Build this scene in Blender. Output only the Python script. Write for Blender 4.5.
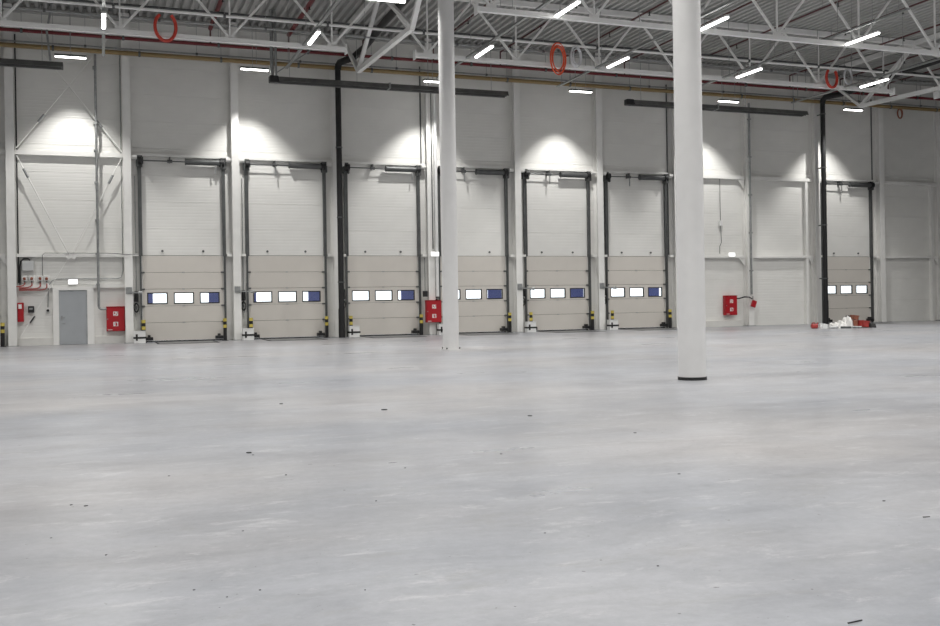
import bpy, bmesh, math, random
from mathutils import Vector, Matrix
random.seed(7)
PI = math.pi
scene = bpy.context.scene
for o in list(bpy.data.objects):
    bpy.data.objects.remove(o)

# ------------------------------------------------------------------ camera
cam_d = bpy.data.cameras.new('camera')
cam = bpy.data.objects.new('camera', cam_d)
scene.collection.objects.link(cam)
FPX, YAW, ROLL, CY = 980.06, 0.3585, 0.0160, 302.6
cam_d.sensor_fit = 'HORIZONTAL'
cam_d.sensor_width = 36.0
cam_d.lens = FPX / 940 * 36.0
cam_d.clip_end = 400
cam_d.shift_y = -(313 - CY) / 940 * 1.0
cam.location = (1.0661, -39.415, 1.3228)
cam.rotation_euler = (Matrix.Rotation(-YAW, 4, 'Z') @ Matrix.Rotation(PI / 2, 4, 'X') @ Matrix.Rotation(-ROLL, 4, 'Z')).to_euler()
scene.camera = cam

# ------------------------------------------------------------------ sky, exposure
world = bpy.data.worlds.new('overcast_sky')
scene.world = world
world.use_nodes = True
bg = world.node_tree.nodes['Background']
bg.inputs[0].default_value = (0.95, 0.98, 1.0, 1)
bg.inputs[1].default_value = 2.2
vs = scene.view_settings
vs.view_transform = 'Standard'
vs.look = 'None'
vs.gamma = 1.0
vs.exposure = 0.08
vs.use_curve_mapping = False
HALL_LAMP_W = 150.0        # each tube light of the hall
WALL_LAMP_W = 760.0        # each tube light along the dock wall
LAMP_COL = (1.0, 0.985, 0.955)

# ------------------------------------------------------------------ materials
MATS = {}
def mat(name, col, rough=0.5, metal=0.0, var=0.06, scale=3.0, bump=0.0, bscale=60.0, coat=0.0, stretch=(1, 1, 1), col2=None):
    if name in MATS:
        return MATS[name]
    m = bpy.data.materials.new(name)
    m.use_nodes = True
    nt = m.node_tree
    b = nt.nodes['Principled BSDF']
    tc = nt.nodes.new('ShaderNodeTexCoord')
    mp = nt.nodes.new('ShaderNodeMapping')
    mp.inputs['Scale'].default_value = stretch
    nt.links.new(tc.outputs['Object'], mp.inputs[0])
    nz = nt.nodes.new('ShaderNodeTexNoise')
    nz.inputs['Scale'].default_value = scale
    nz.inputs['Detail'].default_value = 5
    nt.links.new(mp.outputs[0], nz.inputs['Vector'])
    cr = nt.nodes.new('ShaderNodeValToRGB')
    lo = tuple(c * (1 - var) for c in col)
    hi = tuple(min(1, c * (1 + var)) for c in (col2 or col))
    cr.color_ramp.elements[0].position = 0.3
    cr.color_ramp.elements[1].position = 0.7
    cr.color_ramp.elements[0].color = (*lo, 1)
    cr.color_ramp.elements[1].color = (*hi, 1)
    nt.links.new(nz.outputs['Fac'], cr.inputs[0])
    nt.links.new(cr.outputs[0], b.inputs['Base Color'])
    b.inputs['Roughness'].default_value = rough
    b.inputs['Metallic'].default_value = metal
    if coat:
        b.inputs['Coat Weight'].default_value = coat
        b.inputs['Coat Roughness'].default_value = 0.25
    if bump:
        n2 = nt.nodes.new('ShaderNodeTexNoise')
        n2.inputs['Scale'].default_value = bscale
        nt.links.new(tc.outputs['Object'], n2.inputs['Vector'])
        bp = nt.nodes.new('ShaderNodeBump')
        bp.inputs['Strength'].default_value = bump
        bp.inputs['Distance'].default_value = 0.01
        nt.links.new(n2.outputs['Fac'], bp.inputs['Height'])
        nt.links.new(bp.outputs[0], b.inputs['Normal'])
    MATS[name] = m
    return m

def panel_mat(name, col, rough, pitch, depth, var=0.03):
    """painted sheet with fine horizontal rolled lines"""
    m = mat(name, col, rough, 0.0, var, 1.3)
    nt = m.node_tree
    b = nt.nodes['Principled BSDF']
    tc = nt.nodes.new('ShaderNodeTexCoord')
    wv = nt.nodes.new('ShaderNodeTexWave')
    wv.wave_type = 'BANDS'
    wv.bands_direction = 'Z'
    wv.wave_profile = 'SIN'
    wv.inputs['Scale'].default_value = 0.314 / pitch
    nt.links.new(tc.outputs['Object'], wv.inputs['Vector'])
    mr = nt.nodes.new('ShaderNodeMapRange')
    mr.inputs['From Min'].default_value = 0.75
    mr.inputs['From Max'].default_value = 1.0
    nt.links.new(wv.outputs['Fac'], mr.inputs['Value'])
    bp = nt.nodes.new('ShaderNodeBump')
    bp.inputs['Strength'].default_value = 0.6
    bp.inputs['Distance'].default_value = depth
    bp.invert = True
    nt.links.new(mr.outputs[0], bp.inputs['Height'])
    nt.links.new(bp.outputs[0], b.inputs['Normal'])
    return m

def emit_mat(name, col, strength):
    m = bpy.data.materials.new(name)
    m.use_nodes = True
    b = m.node_tree.nodes['Principled BSDF']
    b.inputs['Base Color'].default_value = (0.9, 0.9, 0.9, 1)
    b.inputs['Emission Color'].default_value = (*col, 1)
    b.inputs['Emission Strength'].default_value = strength
    MATS[name] = m
    return m

def glass_mat():
    m = bpy.data.materials.new('window_glass')
    m.use_nodes = True
    nt = m.node_tree
    nt.nodes.remove(nt.nodes['Principled BSDF'])
    out = nt.nodes['Material Output']
    tr = nt.nodes.new('ShaderNodeBsdfTransparent')
    tr.inputs[0].default_value = (0.93, 0.95, 0.96, 1)
    gl = nt.nodes.new('ShaderNodeBsdfGlossy')
    gl.inputs['Roughness'].default_value = 0.05
    fr = nt.nodes.new('ShaderNodeFresnel')
    fr.inputs[0].default_value = 1.45
    mx = nt.nodes.new('ShaderNodeMixShader')
    nt.links.new(fr.outputs[0], mx.inputs[0])
    nt.links.new(tr.outputs[0], mx.inputs[1])
    nt.links.new(gl.outputs[0], mx.inputs[2])
    nt.links.new(mx.outputs[0], out.inputs[0])
    return m

WALL = panel_mat('white_wall_sheet', (0.79, 0.785, 0.755), 0.34, 0.13, 0.004)
BACK = mat('wall_core', (0.45, 0.45, 0.43), 0.6)
DOORP = panel_mat('beige_door_sheet', (0.645, 0.612, 0.565), 0.45, 0.085, 0.0015)
POST = mat('white_post_paint', (0.83, 0.825, 0.80), 0.42, var=0.03, bump=0.05)
COLP = mat('white_column_paint', (0.72, 0.715, 0.71), 0.5, var=0.03, bump=0.08, bscale=30)
TRUSS = mat('white_truss_paint', (0.86, 0.86, 0.845), 0.4, var=0.03)
GALV = mat('galvanised_steel', (0.36, 0.37, 0.37), 0.42, 0.7, var=0.15, scale=9)
TRACK = mat('dark_track_steel', (0.12, 0.125, 0.125), 0.45, 0.5, var=0.15)
DECK = mat('grey_roof_deck', (0.44, 0.44, 0.43), 0.5, 0.0, var=0.08, scale=0.6)
BLACK = mat('black_plastic', (0.012, 0.012, 0.013), 0.5, var=0.2)
RUBBER = mat('black_rubber', (0.02, 0.02, 0.02), 0.8, var=0.2)
YELLOW = mat('safety_yellow', (0.62, 0.50, 0.10), 0.5)
GAS = mat('ochre_pipe_paint', (0.30, 0.21, 0.09), 0.45, var=0.08)
MAROON = mat('red_pipe_paint', (0.16, 0.018, 0.022), 0.45, var=0.1)
SPRINK = mat('dark_red_pipe_paint', (0.10, 0.03, 0.03), 0.45, var=0.1)
RED = mat('fire_red_paint', (0.40, 0.008, 0.016), 0.35, var=0.05)
REDCAB = mat('red_cable', (0.35, 0.06, 0.05), 0.5)
ORANGE = mat('orange_hose', (0.85, 0.13, 0.05), 0.45)
REDHOSE = mat('red_hose', (0.55, 0.05, 0.03), 0.45)
WHOSE = mat('white_hose', (0.75, 0.76, 0.78), 0.4)
WHITE = mat('white_plastic', (0.80, 0.80, 0.79), 0.4, var=0.02)
OFFW = mat('light_grey_box', (0.55, 0.56, 0.56), 0.45)
GREYD = mat('grey_door_paint', (0.385, 0.405, 0.425), 0.4, var=0.03)
STEELP = mat('leveller_steel', (0.20, 0.205, 0.21), 0.45, 0.4, var=0.2, bump=0.2, bscale=40)
HEAT = mat('heater_steel', (0.15, 0.15, 0.145), 0.42, 0.4, var=0.2)
CURT = mat('blue_curtain', (0.085, 0.105, 0.29), 0.6, var=0.05)
PLINTH = mat('plinth_concrete', (0.70, 0.69, 0.66), 0.6, var=0.05)
RUST = mat('rust_brown', (0.28, 0.10, 0.06), 0.7, var=0.2)
PLASTIC_SHEET = mat('white_sheet', (0.78, 0.77, 0.75), 0.4, var=0.05, bump=0.4, bscale=12)
GLASS = glass_mat()
LED = emit_mat('led_diffuser', (1.0, 0.985, 0.95), 10.0)
SIGN = emit_mat('exit_sign_diffuser', (1.0, 1.0, 0.99), 1.2)

def floor_mat():
    m = bpy.data.materials.new('polished_concrete')
    m.use_nodes = True
    nt = m.node_tree
    N = nt.nodes.new
    L = nt.links.new
    b = nt.nodes['Principled BSDF']
    tc = N('ShaderNodeTexCoord')
    def noise(sc, det, st=(1, 1, 1), rough=0.55, dist=0.0):
        mp = N('ShaderNodeMapping')
        mp.inputs['Scale'].default_value = st
        mp.inputs['Rotation'].default_value = (0, 0, 0.25)
        L(tc.outputs['Object'], mp.inputs[0])
        n = N('ShaderNodeTexNoise')
        n.inputs['Scale'].default_value = sc
        n.inputs['Detail'].default_value = det
        n.inputs['Roughness'].default_value = rough
        n.inputs['Distortion'].default_value = dist
        L(mp.outputs[0], n.inputs['Vector'])
        return n.outputs['Fac']
    def ramp(fac, stops):
        r = N('ShaderNodeValToRGB')
        e = r.color_ramp.elements
        while len(e) < len(stops):
            e.new(0.5)
        for i, (p, c) in enumerate(stops):
            e[i].position = p
            e[i].color = (*c, 1)
        L(fac, r.inputs[0])
        return r.outputs[0]
    def mix(a, c, fac, mode='MIX'):
        x = N('ShaderNodeMix')
        x.data_type = 'RGBA'
        x.blend_type = mode
        if isinstance(fac, float):
            x.inputs[0].default_value = fac
        else:
            L(fac, x.inputs[0])
        L(a, x.inputs[6]); L(c, x.inputs[7])
        return x.outputs[2]
    base = ramp(noise(0.35, 7, (0.7, 1, 1)), [(0.30, (0.285, 0.298, 0.328)), (0.5, (0.340, 0.349, 0.374)), (0.70, (0.40, 0.404, 0.424))])
    warm = ramp(noise(0.22, 5, (0.6, 1, 1), 0.55), [(0.42, (1, 1, 1)), (0.60, (1.0, 0.965, 0.925))])
    c = mix(base, warm, 1.0, 'MULTIPLY')
    streak = ramp(noise(1.6, 10, (0.55, 1.2, 1), 0.72, 0.5), [(0.34, (0.84, 0.84, 0.85)), (0.5, (1, 1, 1)), (0.64, (1.10, 1.10, 1.10))])
    c = mix(c, streak, 1.0, 'MULTIPLY')
    fine = ramp(noise(12, 10, (1, 1, 1), 0.8), [(0.3, (0.86, 0.86, 0.87)), (0.68, (1.06, 1.06, 1.06))])
    c = mix(c, fine, 1.0, 'MULTIPLY')
    scuff = ramp(noise(3.2, 10, (0.6, 1.4, 1), 0.80, 0.4), [(0.55, (0, 0, 0)), (0.67, (0.65, 0.65, 0.65))])
    wht = N('ShaderNodeRGB'); wht.outputs[0].default_value = (0.55, 0.55, 0.56, 1)
    c = mix(c, wht.outputs[0], scuff)
    stain = ramp(noise(2.3, 10, (0.6, 1.2, 1), 0.78, 0.3), [(0.54, (0, 0, 0)), (0.68, (0.55, 0.55, 0.55))])
    drk = N('ShaderNodeRGB'); drk.outputs[0].default_value = (0.27, 0.265, 0.26, 1)
    c = mix(c, drk.outputs[0], stain)
    speck = ramp(noise(20, 3, (1, 1, 1), 0.5), [(0.72, (0, 0, 0)), (0.75, (0.8, 0.8, 0.8))])
    blk = N('ShaderNodeRGB'); blk.outputs[0].default_value = (0.07, 0.065, 0.06, 1)
    c = mix(c, blk.outputs[0], speck)
    L(c, b.inputs['Base Color'])
    rr = N('ShaderNodeMapRange')
    rr.inputs['To Min'].default_value = 0.20
    rr.inputs['To Max'].default_value = 0.42
    L(noise(0.6, 6, (0.5, 1.3, 1)), rr.inputs['Value'])
    L(rr.outputs[0], b.inputs['Roughness'])
    b.inputs['Specular IOR Level'].default_value = 0.3
    bp = N('ShaderNodeBump')
    bp.inputs['Strength'].default_value = 0.12
    bp.inputs['Distance'].default_value = 0.004
    L(noise(5, 8, (1, 1, 1), 0.6), bp.inputs['Height'])
    L(bp.outputs[0], b.inputs['Normal'])
    return m
FLOOR = floor_mat()

# ------------------------------------------------------------------ mesh helpers
class MB:
    def __init__(self):
        self.v, self.f = [], []
    def box(self, x0, x1, y0, y1, z0, z1):
        n = len(self.v)
        for z in (z0, z1):
            self.v += [(x0, y0, z), (x1, y0, z), (x1, y1, z), (x0, y1, z)]
        for q in ((3, 2, 1, 0), (4, 5, 6, 7), (0, 1, 5, 4), (1, 2, 6, 5), (2, 3, 7, 6), (3, 0, 4, 7)):
            self.f.append([n + i for i in q])
        return self
    def frame(self, a, b):
        d = (b - a).normalized()
        up = Vector((0, 0, 1)) if abs(d.z) < 0.9 else Vector((0, 1, 0))
        s = d.cross(up).normalized()
        return s, d.cross(s).normalized()
    def bar(self, a, b, w, h=None):
        """square bar between two points"""
        a, b = Vector(a), Vector(b)
        h = h or w
        s, u = self.frame(a, b)
        n = len(self.v)
        for p in (a, b):
            for i, j in ((-1, -1), (1, -1), (1, 1), (-1, 1)):
                self.v.append(tuple(p + s * (i * w / 2) + u * (j * h / 2)))
        for q in ((0, 1, 2, 3), (7, 6, 5, 4), (0, 4, 5, 1), (1, 5, 6, 2), (2, 6, 7, 3), (3, 7, 4, 0)):
            self.f.append([n + i for i in q])
        return self
    def cyl(self, a, b, r, seg=10, r2=None):
        a, b = Vector(a), Vector(b)
        r2 = r if r2 is None else r2
        s, u = self.frame(a, b)
        n = len(self.v)
        for p, rr in ((a, r), (b, r2)):
            for k in range(seg):
                t = 2 * PI * k / seg
                self.v.append(tuple(p + s * math.cos(t) * rr + u * math.sin(t) * rr))
        self.f.append([n + k for k in range(seg)])
        self.f.append([n + seg + k for k in reversed(range(seg))])
        for k in range(seg):
            k2 = (k + 1) % seg
            self.f.append([n + k, n + seg + k, n + seg + k2, n + k2])
        return self
    def tube(self, pts, r, seg=8, closed=False):
        pts = [Vector(p) for p in pts]
        n0 = len(self.v)
        m = len(pts)
        prev = None
        for i, p in enumerate(pts):
            if closed:
                d = pts[(i + 1) % m] - pts[i - 1]
            else:
                d = pts[min(i + 1, m - 1)] - pts[max(i - 1, 0)]
            d.normalize()
            if prev is None:
                up = Vector((0, 0, 1)) if abs(d.z) < 0.9 else Vector((0, 1, 0))
                s = d.cross(up).normalized()
            else:
                s = (prev - d * prev.dot(d)).normalized()
            prev = s
            u = d.cross(s)
            for k in range(seg):
                t = 2 * PI * k / seg
                self.v.append(tuple(p + s * math.cos(t) * r + u * math.sin(t) * r))
        for i in range(m if closed else m - 1):
            a = n0 + i * seg
            b = n0 + ((i + 1) % m) * seg
            for k in range(seg):
                k2 = (k + 1) % seg
                self.f.append([a + k, b + k, b + k2, a + k2])
        if not closed:
            self.f.append([n0 + k for k in range(seg)])
            self.f.append([n0 + (m - 1) * seg + k for k in reversed(range(seg))])
        return self
    def prism(self, poly, axis, a0, a1):
        """poly: 2-D outline; axis 'x' (poly = y,z), 'y' (poly = x,z), 'z' (poly = x,y)"""
        n = len(self.v)
        k = len(poly)
        for a in (a0, a1):
            for p, q in poly:
                self.v.append({'x': (a, p, q), 'y': (p, a, q), 'z': (p, q, a)}[axis])
        self.f.append([n + i for i in range(k)])
        self.f.append([n + k + i for i in reversed(range(k))])
        for i in range(k):
            j = (i + 1) % k
            self.f.append([n + i, n + k + i, n + k + j, n + j])
        return self
    def mesh(self, name, m, smooth=False, bevel=0.0):
        me = bpy.data.meshes.new(name)
        me.from_pydata(self.v, [], self.f)
        bm = bmesh.new()
        bm.from_mesh(me)
        bmesh.ops.recalc_face_normals(bm, faces=bm.faces)
        if bevel:
            bmesh.ops.bevel(bm, geom=list(bm.edges), offset=bevel, segments=1, affect='EDGES')
        if smooth:
            for f in bm.faces:
                f.smooth = True
            for e in bm.edges:
                if len(e.link_faces) == 2 and e.calc_face_angle(0) > 0.7:
                    e.smooth = False
        bm.to_mesh(me)
        bm.free()
        me.materials.append(m)
        return me

def link(name, data, parent=None, loc=(0, 0, 0), rz=0.0, rot=None):
    o = bpy.data.objects.new(name, data)
    scene.collection.objects.link(o)
    o.location = loc
    o.rotation_euler = rot or (0, 0, rz)
    if parent:
        o.parent = parent
    return o
def obj(name, mb, m, parent=None, loc=(0, 0, 0), smooth=False, bevel=0.0, rz=0.0, rot=None):
    return link(name, mb.mesh(name, m, smooth, bevel), parent, loc, rz, rot)
def tag(o, label, cat, group=None):
    o['label'] = label
    o['category'] = cat
    if group:
        o['group'] = group
    return o
def thing(name, label, cat, loc=(0, 0, 0), group=None, rz=0.0):
    return tag(link(name, None, None, loc, rz), label, cat, group)
def struct(name, mb, m, **k):
    o = obj(name, mb, m, **k)
    o['kind'] = 'structure'
    return o
def copy_tree(o, parent=None, loc=None):
    c = o.copy()
    scene.collection.objects.link(c)
    if parent:
        c.parent = parent
    if loc is not None:
        c.location = loc
    for ch in list(o.children):
        copy_tree(ch, c)
    return c
ORD = ['first', 'second', 'third', 'fourth', 'fifth', 'sixth', 'seventh', 'eighth', 'ninth', 'tenth', 'eleventh', 'twelfth', 'thirteenth', 'fourteenth']

# ------------------------------------------------------------------ the hall shell
XL, XR, YF, ZT = -14.0, 58.0, -50.0, 12.42
BAYS = list(range(-3, 15))
DOORS = [1, 2, 3, 4, 5, 6, 9]
struct('floor', MB().box(XL - .3, XR + .3, YF - .3, 0.6, -0.3, 0.0), FLOOR)
# roof: trapezoidal sheet with its ribs running towards the dock wall
prof = []
x = XL - .3
P = 0.30
while x < XR + .3:
    prof += [(x, ZT), (x + .12, ZT), (x + .16, ZT + .14), (x + .26, ZT + .14)]
    x += P
prof.append((x, ZT))
d = MB()
for (px, pz) in prof:
    d.v += [(px, YF - .3, pz), (px, 0.25, pz)]
for i in range(len(prof) - 1):
    d.f.append([2 * i, 2 * i + 1, 2 * i + 3, 2 * i + 2])
n = len(d.v)
d.v += [(XL - .3, YF - .3, ZT + .3), (x, YF - .3, ZT + .3), (x, .25, ZT + .3), (XL - .3, .25, ZT + .3)]
d.f.append([n, n + 1, n + 2, n + 3])
me = bpy.data.meshes.new('ceiling'); me.from_pydata(d.v, [], d.f); me.materials.append(DECK)
link('ceiling', me)['kind'] = 'structure'
struct('wall_left', MB().box(XL - .3, XL, YF, .25, 0, ZT + .3), WALL)
struct('wall_right', MB().box(XR, XR + .3, YF, .25, 0, ZT + .3), WALL)
struct('wall_front', MB().box(XL - .3, XR + .3, YF - .3, YF, 0, ZT + .3), WALL)
# dock wall: core with door openings, sandwich panels in front of it
DH, DW = 3.33, 1.5
core = MB()
for b in BAYS:
    cx = 4 * b
    if b in DOORS:
        core.box(cx - 2, cx - DW, .1, .25, 0, ZT + .3).box(cx + DW, cx + 2, .1, .25, 0, ZT + .3).box(cx - DW, cx + DW, .1, .25, DH, ZT + .3)
    else:
        core.box(cx - 2, cx + 2, .1, .25, 0, ZT + .3)
wall = struct('wall_back', core, BACK)
ROWH = (ZT + .14 - DH) / 9
def panel_mesh(w, h, key={}):
    k = (w, h)
    if k not in key:
        g = 0.002
        key[k] = MB().box(-w / 2 + .002, w / 2 - .002, 0, .1, g, h - g).mesh('wall_panel', WALL, bevel=.003)
    return key[k]
LH = DH / 3
for b in BAYS:
    cx = 4 * b
    for r in range(9):
        link('wall_panel', panel_mesh(4.0, ROWH), wall, (cx, 0, DH + r * ROWH))
    for r in range(3):
        if b in DOORS:
            link('wall_panel', panel_mesh(0.5, LH), wall, (cx - 1.75, 0, r * LH))
            link('wall_panel', panel_mesh(0.5, LH), wall, (cx + 1.75, 0, r * LH))
        else:
            link('wall_panel', panel_mesh(4.0, LH), wall, (cx, 0, r * LH))

# posts of the dock wall: rolled H sections
PD = 0.40
pm = MB()
pm.box(-.145, .145, -PD, -PD + .03, 0, ZT).box(-.02, .02, -PD + .03, -.03, 0, ZT).box(-.145, .145, -.03, -.002, 0, ZT)
pmesh = pm.mesh('flange', POST)
plate = MB().box(-.2, .2, -PD - .06, -.002, 0, .02).mesh('base_plate', GALV)
between = {-2: 'left of the grey personnel door', 2: 'between the red fire cabinet and the first dock door', 6: 'between the first and second dock doors',
           10: 'behind the tall black drainpipe, between second and third dock doors', 14: 'behind a red fire cabinet, between third and fourth dock doors',
           18: 'between the fourth and fifth dock doors', 22: 'between the fifth and sixth dock doors', 26: 'right of the sixth dock door, hidden by the near round column',
           30: 'beside the hanging red box, between the two blank bays', 34: 'behind the black drainpipe left of the seventh dock door',
           38: 'just right of the seventh dock door', 42: "at the photograph's right edge"}
for X in between:
    t = thing('wall_post', 'white steel wall post ' + between[X], 'post', (X, 0, 0), 'steel posts along the dock wall')
    link('flange', pmesh, t)
    link('base_plate', plate, t)

# rails and jambs between the posts (setting)
tn = 0
def trim(mb, m=POST, **k):
    global tn
    tn += 1
    return struct('trim_%d' % tn, mb, m, **k)
for b in range(-1, 12):
    cx = 4 * b
    if b in DOORS:
        trim(MB().box(cx - 1.855, cx + 1.855, -.15, -.002, 7.10, 7.20))
        for s in (-1, 1):
            a0, a1 = sorted((cx + s * 1.64, cx + s * 1.855))
            trim(MB().box(a0, a1, -.34, -.002, 7.02, 7.098).box(a0, a1, -.30, -.002, 6.96, 7.015))
            trim(MB().box(a0, a1, -.30, -.002, 3.28, 3.38))
    else:
        trim(MB().box(cx - 1.855, cx + 1.855, -.20, -.002, 7.0, 7.16))
        trim(MB().box(cx - 1.855, cx + 1.855, -.20, -.002, 3.25, 3.37))
        if b != 0 and b != 7:
            for s in (1,):
                a = cx + s * 1.5
                trim(MB().box(a - .07, a + .07, -.18, -.002, 0, 3.248))
                trim(MB().box(a - .07, a + .07, -.18, -.002, 3.372, 6.998))
                trim(MB().prism([(a + s * .08, 3.25), (a + s * .34, 3.25), (a + s * .34, 2.9)], 'y', -.16, -.12))
        if b == 7:
            trim(MB().prism([(cx + 1.5, 6.998), (cx + 1.85, 6.998), (cx + 1.85, 6.55)], 'y', -.16, -.12))
            trim(MB().prism([(cx + 1.5, 3.248), (cx + 1.85, 3.248), (cx + 1.85, 2.85)], 'y', -.16, -.12))
# top girder at the eaves
trim(MB().box(XL, XR, -.16, -.002, ZT - .2, ZT - .02), DECK)
# low plinths
struct('baseboard_bay_left', MB().box(-1.85, -.66, -.10, -.002, 0, .27), PLINTH)
struct('baseboard_bay_middle', MB().box(.78, 1.85, -.10, -.002, 0, .27), PLINTH)
struct('baseboard_bay_right', MB().box(26.2, 29.6, -.16, -.002, 0, .27), PLINTH)

# ------------------------------------------------------------------ personnel door
dr = MB().box(-.45, .52, -.09, -.03, .01, 2.02)
door = struct('door_1', dr, GREYD, bevel=.004)
obj('door_frame', MB().box(-.66, -.452, -.14, -.002, 0, 2.14).box(.522, .76, -.14, -.002, 0, 2.14).box(-.452, .522, -.14, -.002, 2.022, 2.14), POST, door)
h = obj('handle', MB().bar((-.36, -.10, 1.02), (-.36, -.15, 1.02), .02).bar((-.36, -.15, 1.02), (-.24, -.15, 1.02), .022), GALV, door)
obj('handle_plate', MB().box(-.385, -.335, -.1, -.09, .90, 1.08), GALV, door)
obj('lock_plate', MB().box(-.36, -.24, -.096, -.09, .76, .80), GALV, door)
for z in (.3, 1.0, 1.75):
    obj('hinge', MB().cyl((.50, -.1, z), (.50, -.1, z + .1), .012, 6), GALV, door)
trim(MB().box(-1.855, -.66, -.16, -.002, 2.10, 2.22))
trim(MB().box(.76, 1.855, -.16, -.002, 2.10, 2.22))

# ------------------------------------------------------------------ dock doors
SEC = [(0.055, .735), (.745, 1.375), (1.385, 2.025), (2.035, 2.665), (2.675, 3.32)]
PANES = [(-1.31, -.62), (-.33, .36), (.64, 1.33)]
def sec_mesh(z0, z1):
    return MB().box(-DW, DW, -.05, -.023, 0, z1 - z0).mesh('door_panel', DOORP, bevel=.008)
def win_sec(z0, z1):
    m = MB()
    h, a, b_ = z1 - z0, 1.49 - z0, 1.87 - z0
    m.box(-DW, DW, -.05, 0, 0, a).box(-DW, DW, -.05, 0, b_, h)
    xs = [-DW] + [v for p in PANES for v in p] + [DW]
    for i in range(0, len(xs), 2):
        m.box(xs[i], xs[i + 1], -.05, 0, a, b_)
    return m.mesh('door_panel', DOORP)
M_SEC = [sec_mesh(*s) if i != 2 else win_sec(*s) for i, s in enumerate(SEC)]
fm = MB()
fm.box(-.375, .375, -.062, -.049, -.22, -.185).box(-.375, .375, -.062, -.049, .185, .22).box(-.375, -.34, -.062, -.049, -.185, .185).box(.34, .375, -.062, -.049, -.185, .185)
fm.box(-.345, -.335, -.05, 0, -.19, .19).box(.335, .345, -.05, 0, -.19, .19).box(-.335, .335, -.05, 0, .18, .19).box(-.335, .335, -.05, 0, -.19, -.18)
M_FRAME = fm.mesh('window_frame', RUBBER)
M_PANE = MB().box(-.334, .334, -.03, -.024, -.179, .179).mesh('pane', GLASS)
M_TRACK = MB().box(-.03, .03, -.12, -.012, 0, 3.3).box(-.06, .06, -.13, -.012, 3.3, 6.98).box(-.07, -.035, -.16, -.13, 3.3, 6.9).box(.0, .04, -.145, -.12, 0.05, 3.3).mesh('guide_rail', TRACK)
M_HINGE = MB().box(-.09, .05, -.085, -.051, -.03, .03).cyl((-.09, -.1, 0), (.02, -.1, 0), .028, 8).mesh('hinge', TRACK)
M_DRUM = MB().cyl((-.08, -.24, 0), (.08, -.24, 0), .14, 14).cyl((-.1, -.24, 0), (-.08, -.24, 0), .16, 14).mesh('cable_drum', BLACK, True)
M_BRKT = MB().box(-.11, .11, -.2, -.012, -.22, .2).box(.08, .11, -.36, -.2, -.26, .12).mesh('bearing_plate', TRACK)
M_SHAFT = MB().cyl((-1.6, -.24, 0), (1.6, -.24, 0), .024, 8).mesh('shaft', TRACK, True)
M_COUP = MB().cyl((-.09, -.24, 0), (.09, -.24, 0), .065, 10).box(-.02, .02, -.32, -.012, -.05, .16).mesh('coupling', TRACK, True)
bar = MB().cyl((0.15, -.24, 0), (1.42, -.24, 0), .115, 16).cyl((0.11, -.24, 0), (0.15, -.24, 0), .13, 16)
M_SPRING = bar.mesh('spring_barrel', TRACK, True)
M_SEAL = MB().box(-DW, DW, -.06, .0, 0.004, .052).mesh('bottom_seal', RUBBER)
M_JOINT = MB().box(-DW, DW, -.022, -.002, -.03, .03).mesh('joint_seal', TRACK)
M_BUMP = MB().cyl((0, 0, 0), (0, -.03, 0), .036, 10).cyl((0, -.03, 0), (0, -.05, 0), .045, 10).mesh('bumper', TRACK, True)
M_TAIL = MB().box(-.02, .02, -.28, -.24, -.42, -.02).mesh('cable_tail', GALV)
M_STOP = MB().box(-.14, .14, -.34, -.06, .08, .2).box(-.05, .05, -.26, -.06, 0.2, .28).mesh('bottom_bracket', BLACK, bevel=.01)
def dock_door(i, cx):
    lab = {1: 'beige sectional dock door nearest the grey personnel door, first from the left', 2: 'beige sectional dock door, second from the left',
           3: 'beige sectional dock door just right of the tall black drainpipe, third from the left', 4: 'beige sectional dock door partly hidden by the far round column, fourth from left',
           5: 'beige sectional dock door, fifth from the left', 6: 'beige sectional dock door just left of the near round column, sixth from left',
           7: 'beige sectional dock door standing alone at right behind the red and white heap'}[i]
    t = thing('dock_door', lab, 'dock door', (cx, 0, 0), 'sectional dock doors')
    for k, (z0, z1) in enumerate(SEC):
        p = link('door_panel', M_SEC[k], t, (0, .06, z0))
        if k == 2:
            for a, b in PANES:
                f = link('window_frame', M_FRAME, p, ((a + b) / 2, 0, 1.68 - z0))
                link('pane', M_PANE, p, ((a + b) / 2, 0, 1.68 - z0))
        if k:
            for s in (-1, 1):
                hh = link('hinge', M_HINGE, t, (s * 1.47, .06, z0 - .005))
                hh.scale.x = -s
            for xx in (0.0,):
                link('hinge', MATS.setdefault('_ch', MB().box(-.05, .05, -.062, -.049, -.02, .02).mesh('hinge', GALV)), t, (xx, .06, z0 - .005))
    for s in (-1, 1):
        r = link('guide_rail', M_TRACK, t, (s * 1.56, 0, 0)); r.scale.x = s
        bp = link('bearing_plate', M_BRKT, t, (s * 1.56, 0, 6.92)); bp.scale.x = -s
        link('cable_drum', M_DRUM, t, (s * 1.50, 0, 6.92))
        link('bumper', M_BUMP, t, (s * .76 - .0, -.001, 3.49))
        link('bottom_bracket', M_STOP, t, (s * 1.30, 0, 0))
    link('shaft', M_SHAFT, t, (0, 0, 6.92))
    link('coupling', M_COUP, t, (-.45, 0, 6.92))
    link('spring_barrel', M_SPRING, t, (0, 0, 6.92))
    link('cable_tail', M_TAIL, t, ((1.25 if i in (1, 3) else -.42), 0, 6.92))
    link('bottom_seal', M_SEAL, t, (0, .06, 0))
    for z0, z1 in SEC[1:]:
        link('joint_seal', M_JOINT, t, (0, .06, z0 - .005))
    link('joint_seal', M_JOINT, t, (0, .06, 3.325))
    return t

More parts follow.
